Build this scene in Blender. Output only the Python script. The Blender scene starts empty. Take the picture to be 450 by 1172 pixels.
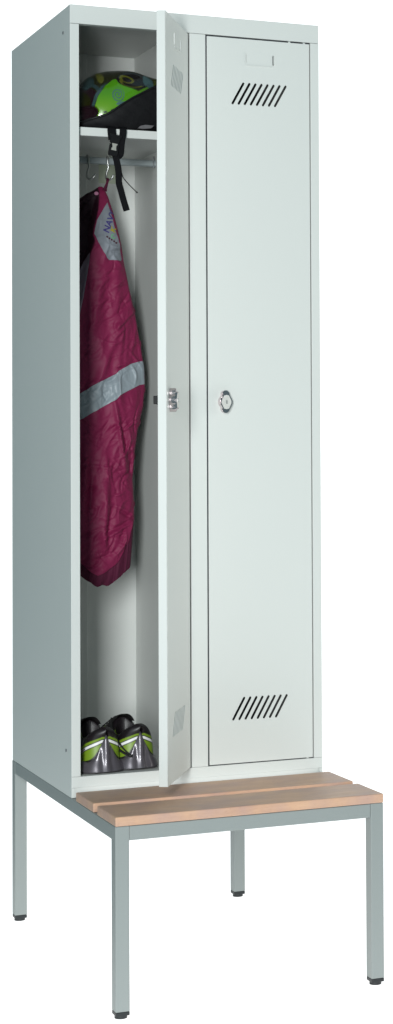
import bpy, bmesh, math, random
import numpy as np
from mathutils import Vector, Matrix

scn = bpy.context.scene
C = scn.collection
PI = math.pi
R = math.radians

# ------------------------------------------------------------------ camera
cam_d = bpy.data.cameras.new('camera')
cam = bpy.data.objects.new('camera', cam_d)
C.objects.link(cam)
scn.camera = cam
cam_d.sensor_fit = 'VERTICAL'
cam_d.sensor_height = 36.0
cam_d.lens = 36.0 * 2230.7 / 1172.0
cam_d.shift_x = (225.0 - 475.03) / 1172.0
cam_d.shift_y = -(586.0 - 444.19) / 1172.0
cam_d.clip_end = 200
cam_d.clip_start = 0.05
r_ = Vector((0.90974362, -0.41511887, -0.00654771))
u_ = Vector((-0.00422832, -0.0250345, 0.99967765))
f_ = Vector((0.41514897, 0.90942267, 0.02453023))
mw = Matrix((r_, u_, -f_)).transposed().to_4x4()
mw.translation = Vector((-1.10398804, -4.26693542, 1.19189531))
cam.matrix_world = mw

# ------------------------------------------------------------------ world, lamps, exposure
w = bpy.data.worlds.new('World')
scn.world = w
w.use_nodes = True
bg = w.node_tree.nodes['Background']
bg.inputs['Color'].default_value = (0.63, 0.99, 1.08, 1)
bg.inputs['Strength'].default_value = 0.21


def area(name, loc, target, sx, sy, power, col=(1, 1, 1)):
    d = bpy.data.lights.new(name, 'AREA')
    d.shape = 'RECTANGLE'
    d.size = sx
    d.size_y = sy
    d.energy = power
    d.color = col
    o = bpy.data.objects.new(name, d)
    C.objects.link(o)
    o.location = loc
    v = Vector(target) - Vector(loc)
    o.rotation_euler = v.to_track_quat('-Z', 'Y').to_euler()
    return o


area('key_softbox', (-1.86, -4.40, 1.65), (0.25, 0.0, 1.2), 0.70, 2.2, 240, (0.965, 1.0, 1.0))
area('side_softbox', (4.0, -1.0, 1.5), (0.3, 0.0, 1.25), 1.6, 2.4, 58, (1.0, 0.97, 0.90))
scn.view_settings.view_transform = 'Standard'
scn.view_settings.look = 'None'
scn.view_settings.exposure = 0
scn.view_settings.gamma = 1
scn.view_settings.use_curve_mapping = False


# ------------------------------------------------------------------ helpers
def lin(r, g, b):
    f = lambda c: (c / 255 / 12.92) if c / 255 <= 0.04045 else ((c / 255 + 0.055) / 1.055) ** 2.4
    return (f(r), f(g), f(b))


def newmat(name):
    m = bpy.data.materials.new(name)
    m.use_nodes = True
    nt = m.node_tree
    return m, nt, nt.nodes['Principled BSDF']


def mat(name, col, rough=0.5, metal=0.0, noise=0.0, nscale=300, bump=0.0, bscale=900, coat=0.0, spec=0.5, stretch=None):
    m, nt, b = newmat(name)
    b.inputs['Base Color'].default_value = (*col, 1)
    b.inputs['Roughness'].default_value = rough
    b.inputs['Metallic'].default_value = metal
    b.inputs['Specular IOR Level'].default_value = spec
    b.inputs['Coat Weight'].default_value = coat
    b.inputs['Coat Roughness'].default_value = 0.08
    tc = nt.nodes.new('ShaderNodeTexCoord')
    src = tc.outputs['Object']
    if stretch:
        mp = nt.nodes.new('ShaderNodeMapping')
        mp.inputs['Scale'].default_value = stretch
        nt.links.new(src, mp.inputs['Vector'])
        src = mp.outputs['Vector']
    if noise:
        n = nt.nodes.new('ShaderNodeTexNoise')
        n.inputs['Scale'].default_value = nscale
        n.inputs['Detail'].default_value = 4
        nt.links.new(src, n.inputs['Vector'])
        mx = nt.nodes.new('ShaderNodeMix')
        mx.data_type = 'RGBA'
        mx.inputs[6].default_value = (*[c * (1 - noise) for c in col], 1)
        mx.inputs[7].default_value = (*[min(1, c * (1 + noise)) for c in col], 1)
        nt.links.new(n.outputs['Fac'], mx.inputs[0])
        nt.links.new(mx.outputs[2], b.inputs['Base Color'])
    if bump:
        n2 = nt.nodes.new('ShaderNodeTexNoise')
        n2.inputs['Scale'].default_value = bscale
        n2.inputs['Detail'].default_value = 3
        nt.links.new(src, n2.inputs['Vector'])
        bp = nt.nodes.new('ShaderNodeBump')
        bp.inputs['Strength'].default_value = bump
        bp.inputs['Distance'].default_value = 0.0006
        nt.links.new(n2.outputs['Fac'], bp.inputs['Height'])
        nt.links.new(bp.outputs['Normal'], b.inputs['Normal'])
    return m


def vcmat(name, rough=0.4, coat=0.0, bump=0.0, bscale=1500, spec=0.5, sheen=0.0):
    """material whose colour is the pattern or painted shade stored on the mesh"""
    m, nt, b = newmat(name)
    a = nt.nodes.new('ShaderNodeAttribute')
    a.attribute_name = 'Col'
    nt.links.new(a.outputs['Color'], b.inputs['Base Color'])
    b.inputs['Roughness'].default_value = rough
    b.inputs['Coat Weight'].default_value = coat
    b.inputs['Coat Roughness'].default_value = 0.05
    b.inputs['Specular IOR Level'].default_value = spec
    b.inputs['Sheen Weight'].default_value = sheen
    if bump:
        tc = nt.nodes.new('ShaderNodeTexCoord')
        n2 = nt.nodes.new('ShaderNodeTexNoise')
        n2.inputs['Scale'].default_value = bscale
        nt.links.new(tc.outputs['Object'], n2.inputs['Vector'])
        bp = nt.nodes.new('ShaderNodeBump')
        bp.inputs['Strength'].default_value = bump
        bp.inputs['Distance'].default_value = 0.0006
        nt.links.new(n2.outputs['Fac'], bp.inputs['Height'])
        nt.links.new(bp.outputs['Normal'], b.inputs['Normal'])
    return m


def thing(name, label, cat, loc=(0, 0, 0), rotz=0, group=None):
    o = bpy.data.objects.new(name, None)
    C.objects.link(o)
    o.empty_display_size = 0.05
    o.location = loc
    o.rotation_euler = (0, 0, rotz)
    o['label'] = label
    o['category'] = cat
    if group:
        o['group'] = group
    return o


def link(name, me, m, parent=None):
    o = bpy.data.objects.new(name, me)
    C.objects.link(o)
    if m is not None:
        me.materials.append(m)
    if parent is not None:
        o.parent = parent
    return o


def obj(name, bm, m, parent=None, smooth=False):
    me = bpy.data.meshes.new(name)
    bmesh.ops.recalc_face_normals(bm, faces=bm.faces[:])
    if smooth:
        for f in bm.faces:
            f.smooth = True
    bm.to_mesh(me)
    bm.free()
    return link(name, me, m, parent)


def grid_obj(name, P, m, parent=None, closed_u=False, col=None, cap0=False, cap1=False):
    """P: (nv, nu, 3) array -> smooth quad sheet / tube; col: (nv, nu, 3) linear colours"""
    nv, nu = P.shape[:2]
    idx = np.arange(nv * nu).reshape(nv, nu)
    if closed_u:
        nxt = np.roll(idx, -1, axis=1)
        q = np.stack([idx[:-1], nxt[:-1], nxt[1:], idx[1:]], -1).reshape(-1, 4)
    else:
        q = np.stack([idx[:-1, :-1], idx[:-1, 1:], idx[1:, 1:], idx[1:, :-1]], -1).reshape(-1, 4)
    faces = q.tolist()
    if cap0:
        faces.append(idx[0].tolist())
    if cap1:
        faces.append(idx[-1][::-1].tolist())
    me = bpy.data.meshes.new(name)
    me.from_pydata(P.reshape(-1, 3).tolist(), [], faces)
    if col is not None:
        a = me.color_attributes.new('Col', 'FLOAT_COLOR', 'POINT')
        c4 = np.ones((nv * nu, 4), np.float32)
        c4[:, :3] = col.reshape(-1, 3)
        a.data.foreach_set('color', c4.ravel())
    bm = bmesh.new()
    bm.from_mesh(me)
    bmesh.ops.recalc_face_normals(bm, faces=bm.faces[:])
    for f in bm.faces:
        f.smooth = True
    bm.to_mesh(me)
    bm.free()
    return link(name, me, m, parent)


def add_box(bm, x0, x1, y0, y1, z0, z1, bev=0.0, seg=2):
    g = bmesh.ops.create_cube(bm, size=1.0)
    vs = g['verts']
    for v in vs:
        v.co = Vector(((x0 + x1) / 2 + v.co.x * (x1 - x0), (y0 + y1) / 2 + v.co.y * (y1 - y0), (z0 + z1) / 2 + v.co.z * (z1 - z0)))
    if bev:
        es = list({e for v in vs for e in v.link_edges})
        bmesh.ops.bevel(bm, geom=es, offset=bev, segments=seg, affect='EDGES', profile=0.5)


def box(*a, **k):
    bm = bmesh.new()
    add_box(bm, *a, **k)
    return bm


def add_prism(bm, pts, axis, a0, a1):
    """extrude a closed 2-D outline along an axis: pts are the two other coordinates in x,y,z order"""
    def mk(p, a):
        q = list(p)
        q.insert(axis, a)
        return bm.verts.new(q)
    A = [mk(p, a0) for p in pts]
    B = [mk(p, a1) for p in pts]
    n = len(pts)
    bm.faces.new(A)
    bm.faces.new(B[::-1])
    for i in range(n):
        bm.faces.new((A[i], B[i], B[(i + 1) % n], A[(i + 1) % n]))


def smooth_path(pts, n=12):
    """Catmull-Rom through the points"""
    P = [np.array(p, float) for p in pts]
    P = [2 * P[0] - P[1]] + P + [2 * P[-1] - P[-2]]
    out = []
    for i in range(1, len(P) - 2):
        for k in range(n):
            t = k / n
            a, b, c, d = P[i - 1:i + 3]
            out.append(0.5 * (2 * b + (c - a) * t + (2 * a - 5 * b + 4 * c - d) * t * t + (3 * b - 3 * c + d - a) * t ** 3))
    out.append(P[-2])
    return np.array(out)


def add_tube(bm, pts, rad, seg=12, flat=None):
    """tube along pts; flat = (width direction, half width, half thickness) makes a strap"""
    pts = np.array(pts, float)
    n = len(pts)
    T = np.gradient(pts, axis=0)
    T /= np.linalg.norm(T, axis=1)[:, None]
    ref = np.array((0.0, 1.0, 0.0)) if flat is None else np.array(flat[0], float)
    rings = []
    for i in range(n):
        t = T[i]
        a = ref - t * ref.dot(t)
        if np.linalg.norm(a) < 1e-3:
            a = np.array((1.0, 0, 0)) - t * t[0]
        a /= np.linalg.norm(a)
        if flat is None:
            ref = a
        b = np.cross(t, a)
        ring = []
        for k in range(seg):
            th = 2 * PI * k / seg
            c, s = math.cos(th), math.sin(th)
            if flat is None:
                rr = rad[i] if hasattr(rad, '__len__') else rad
                p = pts[i] + rr * (a * c + b * s)
            else:
                ex = 0.35
                p = pts[i] + a * flat[1] * math.copysign(abs(c) ** ex, c) + b * flat[2] * math.copysign(abs(s) ** ex, s)
            ring.append(bm.verts.new(p))
        rings.append(ring)
    for i in range(n - 1):
        for k in range(seg):
            bm.faces.new((rings[i][k], rings[i][(k + 1) % seg], rings[i + 1][(k + 1) % seg], rings[i + 1][k]))
    bm.faces.new(rings[0][::-1])
    bm.faces.new(rings[-1])


def add_cyl(bm, c, axis, r, a0, a1, seg=24):
    pts = [(c[0] + r * math.cos(2 * PI * k / seg), c[1] + r * math.sin(2 * PI * k / seg)) for k in range(seg)]
    add_prism(bm, pts, axis, a0, a1)


def sstep(a, b, x):
    t = np.clip((x - a) / (b - a), 0, 1)
    return t * t * (3 - 2 * t)


# ------------------------------------------------------------------ materials
PAINT = (0.588, 0.604, 0.584)
m_paint = mat('light_grey_powder_coat', PAINT, 0.42, noise=0.035, nscale=420, bump=0.10, bscale=1400)
nt_ = m_paint.node_tree
b0 = [n for n in nt_.nodes if n.type == 'BUMP'][0]
tc_ = [n for n in nt_.nodes if n.type == 'TEX_COORD'][0]
n_ = nt_.nodes.new('ShaderNodeTexNoise')
n_.inputs['Scale'].default_value = 5.0
n_.inputs['Detail'].default_value = 1.0
nt_.links.new(tc_.outputs['Object'], n_.inputs['Vector'])
b1 = nt_.nodes.new('ShaderNodeBump')
b1.inputs['Strength'].default_value = 0.25
b1.inputs['Distance'].default_value = 0.006
nt_.links.new(n_.outputs['Fac'], b1.inputs['Height'])
nt_.links.new(b1.outputs['Normal'], b0.inputs['Normal'])
m_frame = mat('grey_powder_coated_tube', (0.236, 0.260, 0.256), 0.5, noise=0.035, nscale=420, bump=0.10, bscale=1400)
m_rail = mat('brushed_grey_rail', (0.30, 0.34, 0.35), 0.4, metal=0.4, noise=0.05, stretch=(4, 300, 300), nscale=8)
m_chrome = mat('polished_chrome', (0.60, 0.53, 0.54), 0.14, metal=1.0, noise=0.05, nscale=150)
m_steel = mat('grey_steel_wire', (0.42, 0.43, 0.42), 0.28, metal=0.9, noise=0.1, nscale=200)
m_brushed = mat('brushed_lock_face', (0.60, 0.59, 0.56), 0.42, metal=0.2, noise=0.22, nscale=420, bump=0.3, bscale=600)
m_blackpl = mat('black_plastic', (0.009, 0.009, 0.010), 0.38, noise=0.2, nscale=500, bump=0.1, spec=0.15)
m_foot = mat('black_plastic_foot', (0.010, 0.013, 0.015), 0.5, noise=0.2, nscale=300)
m_web = mat('black_webbing', (0.005, 0.005, 0.006), 0.75, noise=0.35, nscale=1200, bump=0.5, bscale=2500, spec=0.08)
m_greypl = mat('grey_plastic', (0.30, 0.30, 0.27), 0.4, noise=0.1, nscale=300)
m_stick = mat('pale_yellow_green_sticker', (0.47, 0.52, 0.40), 0.5, noise=0.04, nscale=200)
m_screw = mat('dark_screw', (0.16, 0.17, 0.18), 0.35, metal=0.8, noise=0.1)


def wood_mat():
    m, nt, b = newmat('oiled_beech')
    b.inputs['Roughness'].default_value = 0.48
    tc = nt.nodes.new('ShaderNodeTexCoord')
    mp = nt.nodes.new('ShaderNodeMapping')
    mp.inputs['Scale'].default_value = (2.6, 26, 26)
    nt.links.new(tc.outputs['Object'], mp.inputs['Vector'])
    n1 = nt.nodes.new('ShaderNodeTexNoise')
    n1.inputs['Scale'].default_value = 3.0
    n1.inputs['Detail'].default_value = 7
    n1.inputs['Roughness'].default_value = 0.62
    n1.inputs['Distortion'].default_value = 0.6
    nt.links.new(mp.outputs['Vector'], n1.inputs['Vector'])
    ramp = nt.nodes.new('ShaderNodeValToRGB')
    e = ramp.color_ramp.elements
    e[0].position = 0.22
    e[0].color = (0.470, 0.285, 0.190, 1)
    e[1].position = 0.80
    e[1].color = (0.575, 0.378, 0.258, 1)
    nt.links.new(n1.outputs['Fac'], ramp.inputs['Fac'])
    # short dark medullary flecks
    mp2 = nt.nodes.new('ShaderNodeMapping')
    mp2.inputs['Scale'].default_value = (30, 260, 260)
    nt.links.new(tc.outputs['Object'], mp2.inputs['Vector'])
    n2 = nt.nodes.new('ShaderNodeTexNoise')
    n2.inputs['Scale'].default_value = 3
    n2.inputs['Detail'].default_value = 2
    nt.links.new(mp2.outputs['Vector'], n2.inputs['Vector'])
    r2 = nt.nodes.new('ShaderNodeValToRGB')
    r2.color_ramp.elements[0].position = 0.28
    r2.color_ramp.elements[0].color = (0.62, 0.60, 0.62, 1)
    r2.color_ramp.elements[1].position = 0.46
    r2.color_ramp.elements[1].color = (1, 1, 1, 1)
    nt.links.new(n2.outputs['Fac'], r2.inputs['Fac'])
    # blotchy pinkish heartwood
    n3 = nt.nodes.new('ShaderNodeTexNoise')
    n3.inputs['Scale'].default_value = 14
    n3.inputs['Detail'].default_value = 3
    nt.links.new(tc.outputs['Object'], n3.inputs['Vector'])
    r3 = nt.nodes.new('ShaderNodeValToRGB')
    r3.color_ramp.elements[0].position = 0.35
    r3.color_ramp.elements[0].color = (0.86, 0.86, 1.02, 1)
    r3.color_ramp.elements[1].position = 0.65
    r3.color_ramp.elements[1].color = (1.04, 1.0, 0.96, 1)
    nt.links.new(n3.outputs['Fac'], r3.inputs['Fac'])
    m1 = nt.nodes.new('ShaderNodeMix')
    m1.data_type = 'RGBA'
    m1.blend_type = 'MULTIPLY'
    m1.inputs[0].default_value = 0.30
    nt.links.new(ramp.outputs['Color'], m1.inputs[6])
    nt.links.new(r2.outputs['Color'], m1.inputs[7])
    m2 = nt.nodes.new('ShaderNodeMix')
    m2.data_type = 'RGBA'
    m2.blend_type = 'MULTIPLY'
    m2.inputs[0].default_value = 0.9
    nt.links.new(m1.outputs[2], m2.inputs[6])
    nt.links.new(r3.outputs['Color'], m2.inputs[7])
    nt.links.new(m2.outputs[2], b.inputs['Base Color'])
    bp = nt.nodes.new('ShaderNodeBump')
    bp.inputs['Strength'].default_value = 0.15
    bp.inputs['Distance'].default_value = 0.0006
    nt.links.new(n1.outputs['Fac'], bp.inputs['Height'])
    nt.links.new(bp.outputs['Normal'], b.inputs['Normal'])
    return m


m_wood = wood_mat()

# ------------------------------------------------------------------ setting: white studio sweep with an added glow
m_sweep, nt, b = newmat('glowing_white_sweep')
b.inputs['Base Color'].default_value = (0.85, 0.85, 0.85, 1)
b.inputs['Roughness'].default_value = 0.9
b.inputs['Specular IOR Level'].default_value = 0.0
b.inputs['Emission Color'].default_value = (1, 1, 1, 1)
b.inputs['Emission Strength'].default_value = 0.86  # glow added so the white floor shows no shadows
prof = [(-1.2, 0.0), (3.2, 0.0)]
for k in range(1, 13):
    a = PI / 2 * k / 12
    prof.append((3.2 + 1.2 * math.sin(a), 1.2 - 1.2 * math.cos(a)))
prof.append((4.4, 4.6))
bm = bmesh.new()
rows = [[bm.verts.new((x, y, z)) for x in (-0.33, 6.0)] for (y, z) in prof]
for i in range(len(rows) - 1):
    f = bm.faces.new((rows[i][0], rows[i][1], rows[i + 1][1], rows[i + 1][0]))
    f.smooth = True
sweep = obj('floor', bm, m_sweep)
sweep['kind'] = 'structure'
sweep['label'] = 'seamless white studio floor curving up into a white backdrop'

# ------------------------------------------------------------------ bench
HB = 0.3935          # top of the steel frame
FB = 0.354           # front of the frame: y = -FB
D = 0.577
W = 0.6
T = 0.030
bench = thing('bench', 'grey square tube bench base with two beech slats, carrying the locker', 'bench', (0, 0, 0))


def local(o, parent):
    return o


def leg(x0, y0):
    l = obj('leg', box(x0, x0 + T, y0, y0 + T, 0.0150, HB, bev=0.0016), m_frame, bench)
    bm = bmesh.new()
    add_box(bm, x0 + 0.0002, x0 + T - 0.0002, y0 + 0.0002, y0 + T - 0.0002, 0.0070, 0.0149, bev=0.0012)
    add_cyl(bm, (x0 + T / 2, y0 + T / 2), 2, 0.0132, 0.0005, 0.0072, 28)
    obj('foot', bm, m_foot, l)


for x0 in (0.0, W - T):
    for y0 in (-FB, D - T):
        leg(x0, y0)
RZ0, RZ1 = HB - 0.030, HB - 0.0005
for x0 in (0.0006, W - T + 0.0006):
    obj('side_rail', box(x0, x0 + T - 0.0012, -FB + T + 0.0004, D - T - 0.0004, RZ0, RZ1, bev=0.0014), m_frame, bench)
for y0 in (-FB + 0.0006, D - T + 0.0006):
    obj('cross_rail', box(T + 0.0004, W - T - 0.0004, y0, y0 + T - 0.0012, RZ0, RZ1, bev=0.0014), m_frame, bench)
obj('cross_rail', box(T + 0.0004, W - T - 0.0004, 0.004, 0.004 + T, RZ0, RZ1, bev=0.0014), m_frame, bench)
for (y0, y1) in ((-0.184, -0.040), (-0.3555, -0.2145)):
    o = obj('seat_slat', box(-0.3, 0.3, -(y1 - y0) / 2, (y1 - y0) / 2, 0, 0.0196, bev=0.0022, seg=3), m_wood, bench)
    o.location = (0.3, (y0 + y1) / 2, HB + 0.0005)

# ------------------------------------------------------------------ locker
Z0, Z1 = HB + 0.0006, 2.1635
ZB, ZT = 0.4405, 2.1205      # opening
YB = 0.510                   # inner back
LX0, LX1 = 0.0215, 0.2800    # left opening
RX0, RX1 = 0.3185, 0.5780    # right opening
locker = thing('locker', 'tall light grey two-door steel locker, left door ajar, standing on the bench base', 'locker', (0, 0, 0))
for (x0, x1) in ((0.001, 0.0022), (W - 0.0022, W - 0.001)):
    s = obj('side_panel', box(x0, x1, 0.0012, D - 0.001, Z0, Z1 - 0.0005), m_paint, locker)
    if x0 < 0.1:
        for (y, z) in ((0.060, 2.110), (0.046, 0.493)):
            bm = bmesh.new()
            add_cyl(bm, (y, z), 0, 0.0035, -0.0004, 0.0009, 20)
            obj('rivet', bm, m_screw, s)
obj('top_panel', box(0.0024, W - 0.0024, 0.0014, D - 0.001, Z1 - 0.0016, Z1), m_paint, locker)
bp = obj('back_panel', box(0.0024, W - 0.0024, YB, YB + 0.0012, Z0 + 0.002, Z1 - 0.002), m_paint, locker)
obj('rear_skin', box(0.0024, W - 0.0024, D - 0.0022, D - 0.001, Z0 + 0.002, Z1 - 0.002), m_paint, locker)
obj('label_sticker', box(0.2057, 0.2553, YB - 0.0006, YB - 0.0002, 1.833, 1.896), m_stick, bp)
obj('partition', box(0.2992, 0.3004, 0.0215, YB - 0.0004, ZB - 0.004, Z1 - 0.003), m_paint, locker)
obj('floor_panel', box(0.0026, W - 0.0026, 0.0205, YB - 0.0004, ZB - 0.0034, ZB - 0.0022), m_paint, locker)
obj('ceiling_panel', box(0.0026, W - 0.0026, 0.0205, YB - 0.0004, 2.1545, 2.1556), m_paint, locker)
# front frame: folded sheet-steel profiles, 20 mm deep
BV = 0.0007
obj('lintel', box(0.0008, W - 0.0008, 0.0, 0.020, ZT + 0.0008, Z1 + 0.0002, bev=BV), m_paint, locker)
obj('stile', box(0.0008, LX0, 0.0, 0.020, ZB, ZT, bev=BV), m_paint, locker)
obj('stile', box(RX1, W - 0.0008, 0.0, 0.020, ZB, ZT, bev=BV), m_paint, locker)
obj('centre_post', box(LX1, RX0, 0.0, 0.020, ZB, ZT, bev=BV), m_paint, locker)
obj('sill', box(0.0008, W - 0.0008, 0.0, 0.020, 0.4160, ZB - 0.0004, bev=BV), m_paint, locker)
bm = bmesh.new()
add_box(bm, 0.009, W - 0.009, 0.0022, 0.020, Z0, 0.4157, bev=0.0005)
add_box(bm, 0.0008, 0.0088, 0.0, 0.020, Z0, 0.4157, bev=0.0005)
add_box(bm, W - 0.0088, W - 0.0008, 0.0, 0.020, Z0, 0.4157, bev=0.0005)
obj('plinth', bm, m_paint, locker)
# dark strips added to put shade into the gaps round the doors
m_gap_shade = mat('dark_gap_shade', (0.022, 0.024, 0.034), 0.7, noise=0.1)
bm = bmesh.new()
add_box(bm, RX0 + 0.0002, RX0 + 0.0033, 0.0026, 0.0060, 0.4432, ZT - 0.0002)
add_box(bm, RX0 + 0.0034, RX1 - 0.0030, 0.0040, 0.0070, ZT - 0.0031, ZT - 0.0004)
add_box(bm, RX1 - 0.0028, RX1 - 0.0002, 0.0060, 0.0090, 0.4432, ZT - 0.0002)
add_box(bm, RX0 + 0.0002, RX1 - 0.0002, 0.0030, 0.0060, ZB + 0.0002, ZB + 0.0018)
s_ = obj('gap_shade', bm, m_gap_shade, locker)
obj('gap_shade', box(LX1 - 0.0050, LX1 - 0.0004, 0.0120, 0.0150, ZB + 0.002, ZT - 0.002), m_gap_shade, locker)
# raised strip added to stand in for a shadow on the back sheet
obj('shade_strip', box(0.148, 0.172, YB - 0.012, YB - 0.0003, ZB - 0.002, 2.154, bev=0.001), m_paint, locker)
# hat shelf
bm = bmesh.new()
add_box(bm, 0.0030, 0.2988, 0.0225, YB - 0.0006, 1.8912, 1.8925)
add_box(bm, 0.0030, 0.2988, 0.0222, 0.0236, 1.8737, 1.8926, bev=0.0006)
add_box(bm, 0.0030, 0.2988, 0.0238, 0.036, 1.8737, 1.8748)
obj('shelf', bm, m_paint, locker)
# rail for the hooks
bm = bmesh.new()
pts = []
for k in range(28):
    a = 2 * PI * k / 28
    c, s = math.cos(a), math.sin(a)
    pts.append((0.330 + 0.0055 * math.copysign(abs(c) ** 0.7, c), 1.8630 + 0.0085 * math.copysign(abs(s) ** 0.8, s)))
add_prism(bm, pts, 0, 0.0027, 0.2989)
rail = obj('hanging_rail', bm, m_rail, locker)
bm = bmesh.new()
add_box(bm, 0.2905, 0.2935, 0.3225, 0.3240, 1.851, 1.880, bev=0.0005)
add_cyl(bm, (0.292, 1.877), 1, 0.0022, 0.3205, 0.3226, 16)
obj('bracket', bm, m_screw, rail)

# ---- doors -------------------------------------------------------
DW, DH, DT = 0.2530, 1.6745, 0.0192
DZ0 = 0.4427


def stadium(cx, cz, ang, L, wd, n=8):
    out = []
    d = np.array((math.cos(ang), math.sin(ang)))
    nrm = np.array((-d[1], d[0]))
    for s in (1, -1):
        for k in range(n + 1):
            a = -PI / 2 + PI * k / n
            p = np.array((cx, cz)) + s * (d * (L / 2 + wd / 2 * math.cos(a)) + nrm * wd / 2 * math.sin(a))
            out.append(tuple(p))
    return out


def make_door(parent, loc, rz, label=None):
    d = bpy.data.objects.new('door', None)
    # the leaf itself is the door mesh: front sheet with cut slots, folded edges and inner returns
    bpy.data.objects.remove(d)
    bm = bmesh.new()
    add_box(bm, -DW, 0, 0, 0.0012, 0, DH, bev=0.0006)
    me = bpy.data.meshes.new('leaf_sheet')
    bm.to_mesh(me)
    bm.free()
    sheet = bpy.data.objects.new('leaf_sheet', me)
    C.objects.link(sheet)
    cut = bmesh.new()
    ang = math.atan2(0.0500, 0.0280)
    for zc in (1.9892 - DZ0, 0.5670 - DZ0):
        for k in range(8):
            xc = 0.3976 + (0.5021 - 0.3976) * k / 7 - 0.5755 - (0.0045 if zc < 1 else 0)
            add_prism(cut, stadium(xc, zc, ang, 0.0540, 0.0056), 1, -0.01, 0.01)
    # two little slits of the label holder
    for xc in (-0.0905, -0.1580):
        add_prism(cut, stadium(xc, 2.0715 - DZ0, PI / 2, 0.020 if xc > -0.1 else 0.018, 0.0034 if xc > -0.1 else 0.0018, 4), 1, -0.01, 0.01)
    cme = bpy.data.meshes.new('cutter')
    bmesh.ops.recalc_face_normals(cut, faces=cut.faces[:])
    cut.to_mesh(cme)
    cut.free()
    cob = bpy.data.objects.new('cutter', cme)
    C.objects.link(cob)
    md = sheet.modifiers.new('cut', 'BOOLEAN')
    md.operation = 'DIFFERENCE'
    md.solver = 'EXACT'
    md.object = cob
    dg = bpy.context.evaluated_depsgraph_get()
    me2 = bpy.data.meshes.new_from_object(sheet.evaluated_get(dg))
    bpy.data.objects.remove(sheet)
    bpy.data.objects.remove(cob)
    bm = bmesh.new()
    bm.from_mesh(me2)
    y1 = DT
    add_box(bm, -DW + 0.0002, -DW + 0.0014, 0.0010, y1, 0.0004, DH - 0.0004, bev=0.0003, seg=1)
    add_box(bm, -0.0014, -0.0002, 0.0010, y1, 0.0004, DH - 0.0004, bev=0.0003, seg=1)
    add_box(bm, -DW + 0.0015, -0.0015, 0.0010, y1 - 0.0004, DH - 0.0016, DH - 0.0004)
    add_box(bm, -DW + 0.0015, -0.0015, 0.0010, y1 - 0.0004, 0.0004, 0.0016)
    for (x0, x1) in ((-DW + 0.0015, -DW + 0.018), (-0.018, -0.0015)):
        add_box(bm, x0, x1, y1 - 0.0016, y1 - 0.0006, 0.0018, DH - 0.0018)
    add_box(bm, -DW / 2 - 0.02, -DW / 2 + 0.02, 0.0013, y1 - 0.004, 0.25, DH - 0.25)
    me3 = bpy.data.meshes.new('door')
    bm.to_mesh(me3)
    bm.free()
    d = link('door', me3, m_paint, parent)
    d.location = loc
    d.rotation_euler = (0, 0, rz)
    if label:
        d['label'] = label
    # embossed label holder: thin lip round three sides
    bm = bmesh.new()
    zc0, zc1 = 2.0550 - DZ0, 2.0860 - DZ0
    add_box(bm, -0.1582, -0.0905, -0.0018, 0.0002, zc0, zc0 + 0.0018, bev=0.0004)
    add_box(bm, -0.1598, -0.1583, -0.0016, 0.0002, zc0 + 0.006, zc1, bev=0.0003)
    add_box(bm, -0.0902, -0.0880, -0.0016, 0.0002, zc0 + 0.006, zc1 - 0.003, bev=0.0003)
    obj('label_holder', bm, m_paint, d)
    # lock: rosette, barrel and lozenge handle
    lx, lz = 0.3605 - 0.5755, 1.2735 - DZ0
    bm = bmesh.new()
    ros = []
    for k in range(36):
        a = 2 * PI * k / 36
        ros.append((lx + 0.0150 * math.cos(a), lz + 0.0150 * math.sin(a)))
    add_prism(bm, ros, 1, -0.0150, -0.0001)
    tab = []
    for (px, pz) in stadium(lx, lz, PI / 2, 0.0340, 0.0180, 8):
        tab.append((px, pz))
    add_prism(bm, tab, 1, -0.0140, -0.0002)
    bmesh.ops.bevel(bm, geom=[e for e in bm.edges if abs(e.verts[0].co.y - e.verts[1].co.y) < 1e-6 and e.verts[0].co.y < -0.01], offset=0.0015, segments=2, affect='EDGES')
    lk = obj('lock', bm, m_chrome, d)
    for f in lk.data.polygons:
        f.use_smooth = False
    bm = bmesh.new()
    hx = [(p[0] * 1.08, p[1] * 1.16) for p in [(0.0, 0.0165), (0.0065, 0.0150), (0.0130, 0.0030), (0.0130, -0.0030), (0.0065, -0.0150), (0.0, -0.0165),
          (-0.0065, -0.0150), (-0.0130, -0.0030), (-0.0130, 0.0030), (-0.0065, 0.0150)]]
    add_prism(bm, [(lx + p[0], lz - 0.001 + p[1]) for p in hx], 1, -0.0175, -0.0048)
    h = obj('turn_handle', bm, m_chrome, lk)
    bm = bmesh.new()
    add_prism(bm, [(lx + p[0] * 0.82, lz - 0.001 + p[1] * 0.86) for p in hx], 1, -0.0182, -0.0170)
    obj('lock_face', bm, m_brushed, lk)
    bm = bmesh.new()
    add_prism(bm, stadium(lx + 0.0005, lz - 0.001, PI / 2, 0.0070, 0.0020, 5), 1, -0.0190, -0.0178)
    obj('keyhole', bm, m_screw, lk)
    bm = bmesh.new()
    add_cyl(bm, (lx, lz), 1, 0.010, 0.0014, 0.0290, 20)
    add_box(bm, lx - 0.014, lx + 0.004, 0.0240, 0.0340, lz - 0.009, lz + 0.009, bev=0.001)
    obj('latch', bm, m_blackpl, d)
    return d


make_door(locker, (0.5750, -0.0006, DZ0), 0)
make_door(locker, (0.2745, -0.0060, DZ0), R(61.0), 'left door swung open with its steel edge towards the front')
# hinge lugs that show in the gaps of the closed door
for (x, z) in ((0.523, ZT - 0.0032), (0.560, ZT - 0.0032), (0.560, ZB + 0.0001)):
    obj('hinge_lug', box(x, x + 0.005, 0.0010, 0.0190, z, z + 0.0031), m_paint, locker)

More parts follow.
